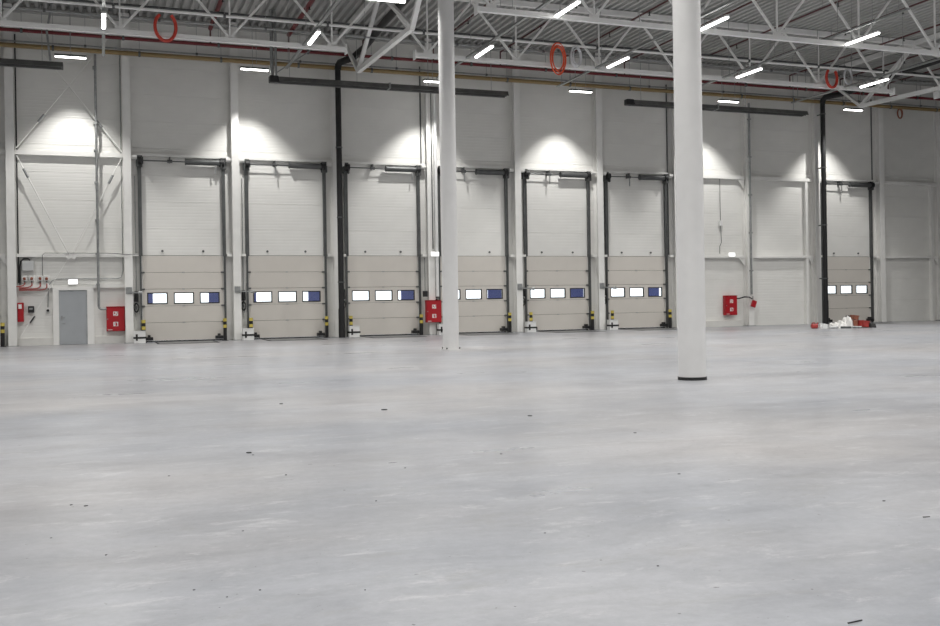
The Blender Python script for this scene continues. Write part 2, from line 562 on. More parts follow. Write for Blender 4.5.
M_BOL = MB().cyl((0, 0, 0), (0, 0, .86), .07, 14).mesh('bollard_pipe', BLACK, True)
M_BAND = MB().cyl((0, 0, 0), (0, 0, .12), .0725, 14).mesh('yellow_band', YELLOW, True)
M_BFOOT = MB().box(-.11, .11, -.11, .11, 0, .015).mesh('foot_plate', BLACK)
def bollard(x, y, lab):
    t = thing('bollard', lab, 'bollard', (x, y, 0), 'black and yellow bollards at the dock doors')
    link('pipe', M_BOL, t)
    link('yellow_band', M_BAND, t, (0, 0, .745))
    link('yellow_band', M_BAND, t, (0, 0, .50))
    link('foot_plate', M_BFOOT, t)
M_HB = MB().box(-.21, .21, -.14, .14, 0, .44).mesh('housing', WHITE, bevel=.012)
M_HBB = MB().box(-.22, .24, -.15, .15, .17, .24).box(-.14, -.07, -.16, .15, .10, .34).mesh('black_strap', RUBBER)
M_HBL = MB().box(-.22, .22, -.15, .15, .44, .46).mesh('lid', WHITE)
def hyd_box(x, y, lab):
    t = thing('hydraulic_box', lab, 'equipment box', (x, y, 0), 'white boxes beside the dock doors')
    link('housing', M_HB, t); link('black_strap', M_HBB, t); link('lid', M_HBL, t)
wheel = MB()
wheel.tube([(.16 * math.cos(2 * PI * k / 16), -.1, .16 * math.sin(2 * PI * k / 16)) for k in range(16)], .035, 6, True)
M_WH = wheel.mesh('chain_wheel', BLACK, True)
M_MB = MB().box(-.13, .13, -.26, -.004, .02, .42).box(-.06, .06, -.3, -.26, .1, .3).mesh('gear_box', BLACK, bevel=.015)
M_CH = MB().tube([(-.05, -.1, .1), (-.08, -.12, -.3), (-.02, -.13, -.62), (.05, -.12, -.3), (.06, -.1, .1)], .014, 5).mesh('hand_chain', TRACK, True)
M_RISE = MB().cyl((.03, -.05, .4), (.03, -.05, 4.9), .03, 6).mesh('cable_duct', GALV, True)
def hoist(x, lab):
    t = thing('chain_hoist', lab, 'chain hoist', (x, 0, 1.45), 'chain hoists at the dock doors')
    t.scale = (.52, 1, 1)
    link('gear_box', M_MB, t, (0, 0, .08)); link('chain_wheel', M_WH, t, (0, -.05, -.12)); link('hand_chain', M_CH, t); link('cable_duct', M_RISE, t)
    link('hub', MATS.setdefault('_hub', MB().cyl((0, -.2, 0), (0, -.004, 0), .07, 10).mesh('hub', TRACK, True)), t, (0, 0, -.12))
M_AP = MB().box(-.11, .11, -.05, 0, -.13, .13).mesh('mount_plate', GALV, bevel=.01)
M_AR = MB().bar((0, -.07, -.06), (.62, -.10, -.09), .05).mesh('arm', GALV)
M_AH = MB().cyl((.5, -.10, -.09), (.66, -.10, -.09), .05, 10, .07).mesh('lamp_head', GALV, True)
def dock_light(X, z, lab, s=1.0):
    t = thing('dock_light_arm', lab, 'lamp arm', (X, -PD - .001, z), 'dock light arms on the posts')
    link('mount_plate', M_AP, t)
    for nm, me_ in (('arm', M_AR), ('lamp_head', M_AH)):
        link(nm, me_, t).scale.x = s
M_LP = MB().box(-1.0, 1.0, -2.3, -.22, 0.001, .012).mesh('leveller_plate', STEELP)
M_LF = MB().box(-1.1, -1.02, -2.38, -.2, 0.001, .008).box(1.02, 1.1, -2.38, -.2, 0.001, .008).box(-1.02, 1.02, -2.38, -2.32, .001, .008).mesh('pit_edge', RUBBER)
M_CURT = MB().box(-.31, .31, -.03, .03, .2, 3.7)
M_CURT = M_CURT.mesh('curtain', CURT)
M_CURT2 = MB().box(-.355, .355, -.03, .03, .2, 3.7).mesh('curtain', CURT)
M_CBEAM = MB().box(-1.75, 1.75, -.68, .05, 3.7, 3.85).mesh('head_beam', CURT)
for i, b in enumerate(DOORS, 1):
    cx = 4 * b
    dock_door(i, cx)
    o = ORD[i - 1]
    if i < 7:
        bollard(cx - 1.50, -.42, 'black and yellow bollard at the left foot of the %s dock door' % o)
        bollard(cx + 1.50, -.42, 'black and yellow bollard at the right foot of the %s dock door' % o)
        hyd_box(cx - (1.46 if i == 3 else 1.66), -.71, 'white equipment box with black strap on floor left of the %s dock door' % o)
        hoist(cx - 1.74, 'black chain hoist on the wall left of the %s dock door' % o)
        t = thing('dock_leveller', 'dark steel leveller plate flush with floor before the %s dock door' % o, 'dock leveller', (cx, 0, 0), 'dock levellers')
        link('leveller_plate', M_LP, t); link('pit_edge', M_LF, t)
        t = thing('dock_shelter', 'blue shelter curtains outside, seen through windows of the %s dock door' % o, 'dock shelter', (cx, .93, 0), 'dock shelters')
        link('curtain', M_CURT2, t, (1.39, 0, 0)); link('curtain', M_CURT, t, (-1.40, 0, 0)); link('head_beam', M_CBEAM, t)
    else:
        t = thing('dock_leveller', 'dark steel leveller plate flush with floor before the %s dock door' % o, 'dock leveller', (cx, 0, 0), 'dock levellers')
        link('leveller_plate', M_LP, t); link('pit_edge', M_LF, t)
for X, w, s in ((2, 'first', .7), (6, 'second', 1), (18, 'fifth', .95), (22, 'sixth', 1)):
    dock_light(X, 1.98, 'grey folding lamp arm on the post left of the %s dock door' % w, s)
bollard(-2.33, -.42, "black and yellow bollard at the photograph's left edge")

# ------------------------------------------------------------------ round columns
M_SH = MB().cyl((0, 0, .03), (0, 0, 11.6), .226, 40).mesh('shaft', COLP, True)
M_BR = MB().cyl((0, 0, 0.001), (0, 0, .05), .236, 40).mesh('base_ring', BLACK, True)
for x, y, lab in ((10.26, -13.3, 'far white round steel column standing in front of the fourth dock door'), (10.125, -25.6, 'near white round steel column right of centre on the open floor')):
    t = thing('round_column', lab, 'column', (x, y, 0), 'round columns of the hall')
    link('shaft', M_SH, t)
    if y < -20:
        link('base_ring', M_BR, t)
    else:
        obj('base_plate', MB().cyl((0, 0, 0.001), (0, 0, .03), .29, 24), COLP, t, smooth=True)
        for k in range(4):
            a = PI / 4 + k * PI / 2
            obj('anchor_bolt', MB().cyl((.27 * math.cos(a), .27 * math.sin(a), .03), (.27 * math.cos(a), .27 * math.sin(a), .07), .02, 6), BLACK, t)

# ------------------------------------------------------------------ roof trusses
ST = 24 / 7
M_BC = MB().box(-10.75, 10.75, -.07, .07, -.075, .075).mesh('bottom_chord', TRUSS)
M_TC = MB().box(-11.95, 11.95, -.09, .09, -.1, .1).mesh('top_chord', TRUSS)
ZC = 10.14; ZTC = 12.30
def dmesh(dx):
    return MB().bar((0, 0, .08), (dx, 0, ZTC - ZC - .08), .07).mesh('diagonal', TRUSS)
M_DP, M_DN = dmesh(ST / 2), dmesh(-ST / 2)
M_VT = MB().bar((0, 0, .08), (0, 0, ZTC - ZC - .08), .05).mesh('vertical', TRUSS)
M_GP = MB().box(-.16, .16, -.03, .03, .07, .17).mesh('gusset', TRUSS)
M_EP = MB().box(-.02, .02, -.14, .14, -.16, .16).mesh('end_plate', TRUSS)
def truss(xc, y, z, lab):
    t = thing('roof_truss', lab, 'roof truss', (xc, y, z), 'white roof trusses')
    link('bottom_chord', M_BC, t); link('top_chord', M_TC, t, (0, 0, ZTC - z))
    for k in range(-3, 4):
        link('diagonal', M_DP, t, (k * ST, 0, 0)); link('diagonal', M_DN, t, (k * ST, 0, 0)); link('vertical', M_VT, t, (k * ST, 0, 0)); link('gusset', M_GP, t, (k * ST, 0, 0))
    for s in (-1, 1):
        link('end_plate', M_EP, t, (s * 10.77, 0, 0))
truss(-1.72, -6.3, 10.12, 'white lattice roof truss at upper left, over the first two dock doors')
truss(22.3, -6.3, 10.12, 'white lattice roof truss spanning from the far column to the right, nearer the wall')
truss(46.3, -6.3, 10.12, 'white lattice roof truss starting at the far upper right corner')
truss(22.3, -12.4, 10.0, 'white lattice roof truss at upper right, nearest the camera')
def girder(X, lab):
    t = thing('roof_girder', lab, 'roof girder', (X, 0, 0), 'white cross girders')
    n1, n2 = (0, -3.05, 10.2), (0, -10.0, 10.0)
    obj('bottom_chord', MB().bar(n1, n2, .16), TRUSS, t)
    obj('top_chord', MB().bar((0, -.35, 12.28), (0, -12.6, 12.28), .2), TRUSS, t)
    obj('end_diagonal', MB().bar((0, -.45, 12.2), n1, .13), TRUSS, t)
    obj('end_diagonal', MB().bar((0, -12.3, 12.2), n2, .15), TRUSS, t)
    for a, b_ in ((n1, (0, -6.3, 12.2)), ((0, -6.3, 12.2), n2)):
        obj('diagonal', MB().bar(a, b_, .13), TRUSS, t)
girder(10.3, 'white cross girder hanging between dock wall and far column')
girder(34.3, 'white cross girder at far right above the seventh dock door')

# ------------------------------------------------------------------ lights
FIX = {}
def lamp_data(name, kind):
    if name in FIX:
        return FIX[name]
    if kind == 'AREA':
        L = bpy.data.lights.new(name, 'AREA')
        L.shape = 'RECTANGLE'; L.size = .12; L.size_y = 1.45
        L.energy = HALL_LAMP_W
        L.spread = math.radians(146)
    else:
        L = bpy.data.lights.new(name, 'SPOT')
        L.energy = WALL_LAMP_W
        L.spot_size = math.radians(127)
        L.spot_blend = .4
        L.shadow_soft_size = .07
    L.color = LAMP_COL
    FIX[name] = L
    return L
M_FH = MB().box(-.06, .06, -.76, .76, .03, .09).mesh('housing', WHITE)
M_FD = MB().prism([(-.055, .03), (.055, .03), (.05, -.01), (.03, -.025), (-.03, -.025), (-.05, -.01)], 'y', -.74, .74).mesh('diffuser', LED)
M_FB = MB().box(-.02, .02, -.5, -.46, .09, .15).box(-.02, .02, .46, .5, .09, .15).mesh('bracket', GALV)
M_WW = MB().bar((-0, -.48, .15), (0, -.48, 2.295), .012).bar((0, .48, .15), (0, .48, 2.295), .012).mesh('suspension_wire', GALV)
M_FH2 = MB().box(-.09, .09, -.52, .52, .03, .1).mesh('housing', TRACK)
M_FD2 = MB().prism([(-.07, .03), (.07, .03), (.06, .0), (-.06, .0)], 'y', -.5, .5).mesh('diffuser', LED)
def fixture(x, y, z, lab, grp, wall_row=False, wires=False, rz=0.0):
    t = thing('tube_light', lab, 'ceiling light', (x, y, z), grp, rz)
    if wall_row:
        link('housing', M_FH2, t); link('diffuser', M_FD2, t); link('suspension_wire', M_WW, t)
        l = link('beam', lamp_data('wall_beam', 'SPOT'), t, (0, 0, -.06))
        l.rotation_euler = (0, 0, PI / 2 - rz + rz)
        l.scale = (.50, 1, 1)
    else:
        link('housing', M_FH, t); link('diffuser', M_FD, t); link('bracket', M_FB, t)
        if wires:
            link('suspension_wire', M_WW, t)
        link('beam', lamp_data('hall_beam', 'AREA'), t, (0, 0, -.03))
    return t
for i, X in enumerate((0.14, 6.5, 13.65, 20.07, 27.46, 34.45)):
    t = fixture(X, -2.4, 10.12, '%s LED tube light from the left in the row along the dock wall' % ORD[i], 'tube lights along the dock wall', True, rz=PI / 2)
    t.children[-1].rotation_euler = (0, 0, -PI / 2)
ROWA = (1.22, 7.58, 13.48, 18.7, 24.38, 30.44)
for i, X in enumerate(ROWA):
    fixture(X, -8.05, 9.93, '%s LED tube light from the left in the row below the far trusses' % ORD[i], 'tube lights below the far trusses')
for i, X in enumerate((14.05, 19.13, 25.0)):
    fixture(X, -13.35, 9.93, '%s LED tube light from the left in the near row at the top right' % ORD[i], 'tube lights of the near row', wires=True)
fixture(8.65, -12.2, 10.06, 'LED tube light at the top edge left of the far column', 'tube lights of the near row', wires=True, rz=PI / 2)
OUT = 'LED tube light hanging above the rear of the hall, out of view'
for X in (-4.7, 36.4):
    fixture(X, -8.05, 9.93, OUT, 'tube lights in the rear of the hall', wires=True)
for X in (-4.7, 1.2, 30.8, 36.4):
    fixture(X, -13.35, 9.93, OUT, 'tube lights in the rear of the hall', wires=X != 1.2)
for y in (-19.5, -25.5, -31.5, -37.5, -44.0):
    for X in (-4.7, 1.2, 7.4, 13.4, 19.1, 25.0, 30.8, 36.4):
        fixture(X, y, 9.93, OUT, 'tube lights in the rear of the hall', wires=True)

# lighting channels running towards the wall, above the lights
for i, X in enumerate(ROWA):
    t = thing('lighting_channel', 'long grey steel channel carrying the %s tube light of the far row' % ORD[i], 'cable channel', (X, 0, 10.11), 'lighting channels')
    obj('channel', MB().box(-.05, .05, -16.0, -3.0, 0, .06), GALV, t)
    for y in (-3.4, -6.8, -9.6, -12.9, -15.6):
        obj('hanger', MB().bar((0, y, .06), (0, y, 2.28), .014), GALV, t)

# ------------------------------------------------------------------ pipes along the wall
def hung_pipe(name, lab, cat, x0, x1, y, z, r, m, step, off, hz=ZT, seg=10, grp=None):
    t = thing(name, lab, cat, (x0, y, z), grp)
    obj('pipe', MB().cyl((0, 0, 0), (x1 - x0, 0, 0), r, seg), m, t, smooth=True)
    hm = MB().bar((0, 0, r * .6), (0, 0, hz - z), .014).mesh('hanger', GALV)
    cm = MB().cyl((-.04, 0, 0), (.04, 0, 0), r + .02, seg).mesh('clamp', TRACK, True)
    x = off
    while x < x1 - x0:
        link('hanger', hm, t, (x, 0, 0)); link('clamp', cm, t, (x, 0, 0))
        x += step
    return t
hung_pipe('gas_pipe', 'ochre yellow pipe running along the top of the dock wall', 'pipe', -13.5, 57.5, -.53, 10.88, .085, GAS, 3.0, 1.0)
hung_pipe('service_pipe', 'thin grey pipe just above the ochre pipe on the dock wall', 'pipe', -13.5, 57.5, -.40, 11.07, .03, GALV, 4.0, 2.1)
hung_pipe('sprinkler_main', 'dark red sprinkler main running just below the roof along the wall', 'pipe', -13.5, 57.5, -1.1, 11.29, .065, MAROON, 3.43, 1.7)
hung_pipe('service_rail', 'upper pale grey rail carrying the coiled hoses along the far trusses', 'rail', -13, 57, -6.5, 10.86, .045, TRUSS, 3.43, 0.8)
hung_pipe('service_rail', 'lower thin grey rail below the hose rail along the far trusses', 'rail', -13, 57, -6.1, 10.66, .028, GALV, 3.43, 2.2)
hung_pipe('cable_tray', 'dark cable tray crossing above the far trusses', 'cable tray', -13, 57, -4.4, 11.55, .05, TRACK, 4.0, 1.2)
# sprinkler branches running towards the wall under the deck
for k in range(14):
    X = 5.05 + 2.98 * k
    red = k < 2
    t = thing('sprinkler_branch', ('thick dark red' if red else 'thin dark') + ' sprinkler pipe under the roof deck, %s from left' % ORD[k], 'pipe', (X, 0, 11.9), 'sprinkler branches under the deck')
    obj('pipe', MB().cyl((0, -16, 0), (0, -1.1, 0), .085 if red else .036, 8), MAROON if red else SPRINK, t, smooth=True)
    obj('drop', MB().cyl((0, -1.1, -.54), (0, -1.1, -.02), .03, 6), SPRINK, t)
    for j in range(5):
        y = -2.2 - 3 * j
        link('sprinkler_head', MATS.setdefault('_sh', MB().cyl((0, 0, -.16), (0, 0, -.03), .02, 6).cyl((0, 0, -.18), (0, 0, -.16), .045, 6).mesh('sprinkler_head', BLACK)), t, (0, y, 0))
        link('hanger', MATS.setdefault('_hg', MB().bar((0, 0, 0), (0, 0, .5), .014).mesh('hanger', GALV)), t, (0, y + .8, 0))

# radiant heaters
def heater(x0, x1, lab, flue=True):
    t = thing('radiant_heater', lab, 'heater', (x0, -2.6, 9.70), 'radiant heaters')
    L = x1 - x0
    obj('reflector', MB().prism([(-.24, -.02), (-.15, .17), (.15, .17), (.24, -.02), (.21, -.02), (.13, .145), (-.13, .145), (-.21, -.02)], 'x', .35, L), HEAT, t)
    obj('burner_tube', MB().cyl((.3, -.08, .02), (L - .05, -.08, .02), .05, 10).cyl((.3, .08, .02), (L - .05, .08, .02), .05, 10), BLACK, t, smooth=True)
    obj('burner_box', MB().box(0, .34, -.14, .14, -.05, .2), BLACK, t, bevel=.02)
    for q in (.48,):
        obj('joint_plate', MB().box(L * q - .03, L * q + .03, -.25, .25, -.03, .19), GALV, t)
    if flue:
        obj('flue', MB().cyl((.12, .05, .2), (.12, .05, 2.68), .07, 10).cyl((.24, -.08, .2), (.24, -.08, 2.68), .05, 10), GALV, t, smooth=True)
        obj('brace', MB().bar((.3, 0, .35), (1.9, 0, 1.5), .04), GALV, t)
    for q in (.08, .35, .65, .93):
        obj('hanger', MB().bar((L * q, 0, .17), (L * q, 0, 2.7), .014), GALV, t)
heater(-9.6, -.1, 'dark radiant heater tube at the upper left edge', False)
heater(7.0, 16.6, 'dark radiant heater tube above the second and third dock doors')
heater(22.1, 31.5, 'dark radiant heater tube above the blank bays at right', False)
# flue of the left heater
t = thing('steel_hanger', 'slanted grey steel hanger above the left radiant heater', 'hanger', (-.6, -2.75, 9.9), None)
obj('strut', MB().bar((.1, 0, 0.0), (0, 0, 1.0), .07).bar((0, 0, 1.0), (.25, 0, 2.4), .07), GALV, t)

# black rainwater pipes
def drain(X, lab):
    t = thing('drainpipe', lab, 'drainpipe', (X, 0, 0), 'black rainwater pipes')
    y = -.80
    obj('downpipe', MB().cyl((.03, y, .0), (.03, y, 10.75), .115, 18), BLACK, t, smooth=True)
    obj('boot', MB().cyl((.03, y, .0), (.03, y, 1.15), .13, 18), BLACK, t, smooth=True)
    pts = [(.03, y, 10.75), (.05, y - .02, 10.92), (.1, y - .1, 11.02), (.25, y - .3, 11.06), (.45, -1.6, 11.06), (.55, -3, 11.1), (.55, -6, 11.3), (.55, -12, 11.4)]
    obj('collector', MB().tube(pts, .135, 14), BLACK, t, smooth=True)
    for z in (2.2, 4.8, 7.6, 10.2):
        obj('clamp', MB().cyl((.03, y, z), (.03, y, z + .05), .135, 16).box(.01, .05, y + .1, -PD - .001, z, z + .05), TRACK, t)
drain(10.0, 'tall black drainpipe on the wall between second and third dock doors')
drain(34.0, 'tall black drainpipe at right, just left of the seventh dock door')

# ------------------------------------------------------------------ hose coils
def coil(name, lab, x, y, z, rx, rz_, turns, r, m, gap=None, turn=0.25):
    pts = []
    N = 26
    rnd = random.Random(int(x * 10))
    a0, a1 = (0, 2 * PI * turns) if gap is None else (gap, 2 * PI - gap)
    tot = int(N * turns)
    for i in range(tot + 1):
        a = a0 + (a1 - a0) * i / tot
        w = 1 + (.2 if turns > 2 else .04) * math.sin(a * 0.31 + x)
        pts.append((rx * w * math.sin(a), .03 * math.sin(a * .31) + .05 * (i / tot), rz_ * w * math.cos(a)))
    c = MB().tube(pts, r, 7)
    o = obj(name, c, m, None, (x, y, z), True, 0, turn)
    return tag(o, lab, 'hose coil', 'coiled hoses hanging from the roof')
coil('hose_coil', 'orange-red hose loop open at the top, hanging above the first dock door', 3.1, -6.5, 10.36, .34, .46, 1, .055, REDHOSE, .55)
coil('hose_coil', 'bright orange hose coil hanging from the rail above the fifth dock door', 17.05, -6.56, 10.32, .31, .50, 5, .02, ORANGE)
coil('hose_coil', 'white hose coil hanging right beside the bright orange coil', 17.8, -6.56, 10.47, .22, .34, 5, .018, WHOSE)
coil('hose_coil', 'dark red hose coil open at the top, hanging at upper right', 29.66, -6.56, 10.42, .34, .38, 1, .06, REDHOSE, .6)
coil('hose_coil', 'pale grey hose ring beside the dark red coil at upper right', 30.5, -6.56, 10.54, .25, .30, 2, .03, WHOSE)
coil('hose_coil', 'small rusty hose loop hanging from the ochre pipe at far right', 39.15, -.53, 10.58, .2, .24, 2, .03, RUST)

# ------------------------------------------------------------------ bay with the personnel door: bracing, conduits, electrics
def rod(a, b, lab, turnb=None, r=.022):
    t = thing('bracing_rod', lab, 'bracing rod', (0, 0, 0), 'wind bracing rods')
    t.location = a
    a, b = Vector(a), Vector(b)
    d_ = b - a
    obj('rod', MB().cyl((0, 0, 0), d_, r, 8), POST, t, smooth=True)
    if turnb:
        u = d_.normalized()
        p = d_ * turnb
        obj('turnbuckle', MB().cyl(p - u * .18, p + u * .18, .045, 8), GALV, t, smooth=True)
Yb = -.26
rod((-1.8, Yb, 7.22), (1.75, Yb, 11.9), 'bracing rod rising to the right in the upper part of the grey-door bay', .24)
rod((1.82, Yb + .06, 7.22), (-1.75, Yb + .06, 11.9), 'bracing rod rising to the left in the upper part of the grey-door bay', .22)
rod((-1.8, Yb, 6.95), (-.08, Yb, 3.36), 'bracing rod slanting down from the left post above the grey door', .18)
rod((1.8, Yb, 6.95), (.05, Yb, 3.36), 'bracing rod slanting down from the right post above the grey door', .22)
rod((-.12, -.205, 3.2), (-1.78, -.205, .3), 'thin bracing rod slanting from the middle rail down past the wall switches', None, .009)
t = thing('bracing_gusset', 'white steel joint plate where bracing rods meet above the grey door', 'gusset plate', (0, -.202, 3.3))
obj('plate', MB().prism([(-.22, .08), (.22, .08), (.22, .02), (.1, -.16), (.0, -.06), (-.1, -.16), (-.22, .02)], 'y', -.03, 0), POST, t)
def conduit(name, lab, pts, r, m, grp=None, cat='conduit'):
    a = Vector(pts[0])
    o = obj(name, MB().tube([Vector(p) - a for p in pts], r, 8), m, None, a, True)
    return tag(o, lab, cat, grp)
t = thing('wall_conduit', 'grey vertical pipe dropping to the red fire cabinet beside the grey door', 'pipe', (.93, -.37, 0))
obj('pipe', MB().tube([(0, 0, 10.8), (0, 0, 1.42), (.02, 0, 1.34), (.08, 0, 1.30), (.25, 0.1, 1.30)], .045, 10), GALV, t, smooth=True)
for z in (10.3, 8.2, 7.2, 6.0, 4.6, 3.32, 2.2):
    obj('bracket', MB().box(-.09, .05, -.05, .365, z, z + .05), GALV, t)
conduit('cable_run', 'black cable on the left post beside the grey-door bay', [(-1.80, -.1, 11.4), (-1.80, -.1, 2.3)], .025, BLACK)
conduit('cable_run', 'thin grey cable down the left side of the post before the first dock door', [(1.80, -.1, 11.0), (1.80, -.1, 2.75), (1.74, -.1, 2.49), (1.6, -.1, 2.45), (-.5, -.05, 2.45), (-.68, -.05, 2.38), (-.79, -.05, 2.2), (-.83, -.05, 1.40)], .018, GALV)
conduit('cable_run', 'thin black cable along the middle rail of the grey-door bay', [(-.98, -.305, 2.56), (-.98, -.305, 3.31), (-.9, -.305, 3.39), (1.2, -.305, 3.39), (1.5, -.305, 3.38), (1.72, -.36, 3.36), (1.8, -.44, 3.34), (2.2, -.44, 3.34), (2.4, -.3, 3.36)], .012, TRACK)
for X, lab, z0 in ((13.72, 'dark thin pipe on the left of the post between third and fourth doors', 7.2), (25.72, 'dark thin cable beside the post right of the sixth dock door', 3.4),
                   (37.72, 'dark thin cable down the post right of the seventh dock door', 7.2)):
    conduit('cable_run', lab, [(X, -.034, 11.3), (X, -.034, z0)], .03, TRACK)
conduit('white_riser', 'white riser pipe on the post behind the far column', [(14.2, -.5, 10.2), (14.2, -.5, 1.6)], .075, WHITE, cat='pipe')
conduit('cable_run', 'dark thin cable beside the white riser pipe', [(14.05, -.46, 10.4), (14.05, -.46, 3.6)], .022, TRACK)
t = thing('wall_conduit', 'grey pipe on the post between the two blank bays ending above a red box', 'pipe', (29.98, -.46, 0))
obj('pipe', MB().cyl((0, 0, 1.5), (0, 0, 10.6), .05, 10), GALV, t, smooth=True)
for z in (2.6, 4.4, 6.2, 8, 9.8):
    obj('bracket', MB().box(-.07, .07, -.06, .06, z, z + .06), GALV, t)

# exit signs
def exit_sign(x, y, z, lab, w=.34):
    t = thing('exit_sign', lab, 'exit sign', (x, y, z), 'lit white emergency signs')
    obj('face', MB().box(-w / 2, w / 2, -.06, -.03, -.085, .085), SIGN, t, bevel=.008)
    obj('back_box', MB().box(-w / 2 - .01, w / 2 + .01, -.03, 0, -.095, .095), WHITE, t)
exit_sign(.04, -.05, 2.33, 'blank lit white emergency sign above the grey door', .32)
exit_sign(14.08, -.577, 3.37, 'blank lit white emergency sign on the post left of the far column')
exit_sign(29.05, -.202, 3.40, 'blank lit white emergency sign on the rail above the right red cabinet')

# fire cabinets
def cabinet(x, y, z, lab):
    t = thing('fire_cabinet', lab, 'fire cabinet', (x, y, z), 'red fire hose cabinets')
    obj('body', MB().box(-.33, .33, -.2, 0, 0, .92), RED, t, bevel=.008)
    dd = obj('cabinet_door', MB().box(-.315, .315, -.225, -.201, .02, .90), RED, t, bevel=.006)
    obj('upper_edge', MB().box(-.335, .335, -.235, 0, .921, .935), RED, t)
    for zz, kind in ((.66, 'hose'), (.27, 'ext')):
        s = obj('pictogram', MB().box(-.085, .085, -.229, -.2255, zz - .08, zz + .08), WHITE, dd)
        g = MB()
        y0, y1 = -.2325, -.2292
        if kind == 'hose':
            g.prism([(-.035 + .032 * math.cos(2 * PI * k / 10), zz + .02 + .032 * math.sin(2 * PI * k / 10)) for k in range(10)], 'y', y0, y1)
            g.box(-.07, .0, y0, y1, zz - .065, zz - .05).prism([(0, zz - .05), (.06, zz + .05), (.075, zz + .04), (.02, zz - .06)], 'y', y0, y1).box(.035, .07, y0, y1, zz + .055, zz + .068)
        else:
            g.prism([(-.01, zz - .065), (.05, zz - .065), (.05, zz + .02), (.03, zz + .04), (.01, zz + .04), (-.01, zz + .02)], 'y', y0, y1)
            g.box(-.02, .045, y0, y1, zz + .045, zz + .06).prism([(-.05, zz - .03), (-.035, zz - .03), (-.025, zz + .04), (-.01, zz + .055), (-.04, zz + .055)], 'y', y0, y1)
        obj('symbol', g, RED, dd)
    obj('name_strip', MB().box(-.29, -.12, -.229, -.2255, .045, .065), WHITE, dd)
    obj('latch', MB().box(-.30, -.27, -.24, -.2255, .44, .48), GALV, dd)
cabinet(1.515, -.003, .46, 'red fire hose cabinet on the wall right of the grey door')
cabinet(14.0, -PD - .003, .52, 'red fire hose cabinet on the post beside the far column')
cabinet(29.0, -.003, .53, 'red fire hose cabinet on the blank wall right of the near column')
t = thing('red_call_box', 'small tilted red box hanging at the foot of the grey wall pipe', 'alarm box', (30.02, -.50, 1.05))
o = obj('box', MB().box(-.12, .12, -.1, .0, -.16, .16), RED, t, bevel=.015); o.rotation_euler = (0, .35, 0)
obj('connector', MB().cyl((-.04, -.04, .14), (-.04, -.04, .36), .03, 8), GALV, t, smooth=True)
conduit('flexible_hose', 'black flexible hose linking red cabinet and small red box at right', [(29.36, -.14, 1.32), (29.5, -.16, 1.32), (29.6, -.4, 1.38), (29.8, -.5, 1.37), (29.95, -.55, 1.28)], .03, BLACK, cat='hose')
t = thing('pull_switch', 'small white box hanging on a cable on the wall right of near column', 'switch', (28.55, -.05, 4.9))
obj('box', MB().box(-.09, .09, -.1, 0, -.12, .12), WHITE, t, bevel=.01)
obj('cable', MB().cyl((0, -.03, .12), (0, -.03, 2.1), .012, 6).tube([(0, -.03, -.12), (.05, -.03, -.9), (-.06, -.03, -1.1), (-.06, -.03, -1.45)], .012, 5), TRACK, t)

# electrics left of the grey door
t = thing('distribution_box', 'grey square electrical box above the row of sockets, left of grey door', 'electrical box', (-1.48, -.04, 2.74))
obj('body', MB().box(-.2, .2, -.14, 0, 0, .38), OFFW, t, bevel=.012)
obj('lid', MB().box(-.185, .185, -.155, -.141, .015, .365), OFFW, t, bevel=.006)
for i, X in enumerate((-1.60, -1.36, -1.08, -.86)):
    t = thing('wall_socket', '%s from left of the white and red wall sockets beside the grey door' % ORD[i], 'socket', (X, -.04, 2.47), 'row of industrial sockets')
    obj('body', MB().box(-.09, .09, -.1, 0, -.10, .10), WHITE, t, bevel=.012)
    obj('flap', MB().cyl((0, -.1, .0), (0, -.15, -.03), .05, 12), RUST, t, smooth=True)
    obj('gland', MB().cyl((0, -.05, -.16), (0, -.05, -.09), .025, 8), TRACK, t)
for i, (X, e) in enumerate(((-1.60, .0), (-1.36, .045), (-1.08, .09), (-.86, .135))):
    conduit('socket_cable', 'dark red cable looping from the %s wall socket to the left post' % ORD[i],
            [(X, -.09, 2.31), (X + .01, -.19, 2.27 - e), (X - .04, -.2, 2.21 - e), (X - .14, -.2, 2.18 - e), (X - .24, -.2, 2.17 - e), (min(X - .3, -1.79), -.2, 2.17 - e)], .02, REDCAB, 'socket cables', 'cable')
conduit('supply_cable', 'thick black cable curving over the grey electrical box', [(-1.40, -.12, 3.13), (-1.48, -.12, 3.2), (-1.62, -.12, 3.19), (-1.72, -.12, 3.08), (-1.75, -.12, 2.9), (-1.75, -.12, 2.2)], .028, BLACK, cat='cable')
t = thing('junction_box', 'small round grey junction box at the right end of the sockets', 'junction box', (-.85, -.04, 2.25))
obj('body', MB().cyl((0, 0, 0), (0, -.07, 0), .075, 14), OFFW, t, smooth=True)
obj('lid', MB().cyl((0, -.07, 0), (0, -.085, 0), .06, 14), WHITE, t, smooth=True)
t = thing('door_button', 'small black-capped switch on the wall just left of the grey door', 'switch', (-.83, -.02, 1.28))
obj('body', MB().box(-.06, .06, -.09, 0, -.07, .1), WHITE, t, bevel=.01)
obj('button', MB().cyl((0, -.09, 0), (0, -.13, 0), .05, 10), BLACK, t, smooth=True)
t = thing('control_box', 'small black control box on the wall beside the red extinguisher box', 'control box', (-1.40, -.02, 1.30))
obj('body', MB().box(-.1, .1, -.12, 0, -.09, .15), BLACK, t, bevel=.012)
obj('display', MB().box(-.06, .06, -.126, -.121, .02, .09), GALV, t)
t = thing('wall_latch', 'short slanted black handle on the wall below the black control box', 'handle', (-1.36, -.02, .96))
obj('lever', MB().bar((-.08, -.06, -.12), (.08, -.06, .12), .05), BLACK, t)
obj('stem', MB().cyl((0, -.06, 0), (0, 0, 0), .03, 8), TRACK, t)
t = thing('extinguisher_box', 'narrow red extinguisher box beside the leftmost white post', 'extinguisher box', (-1.76, -.03, .88))
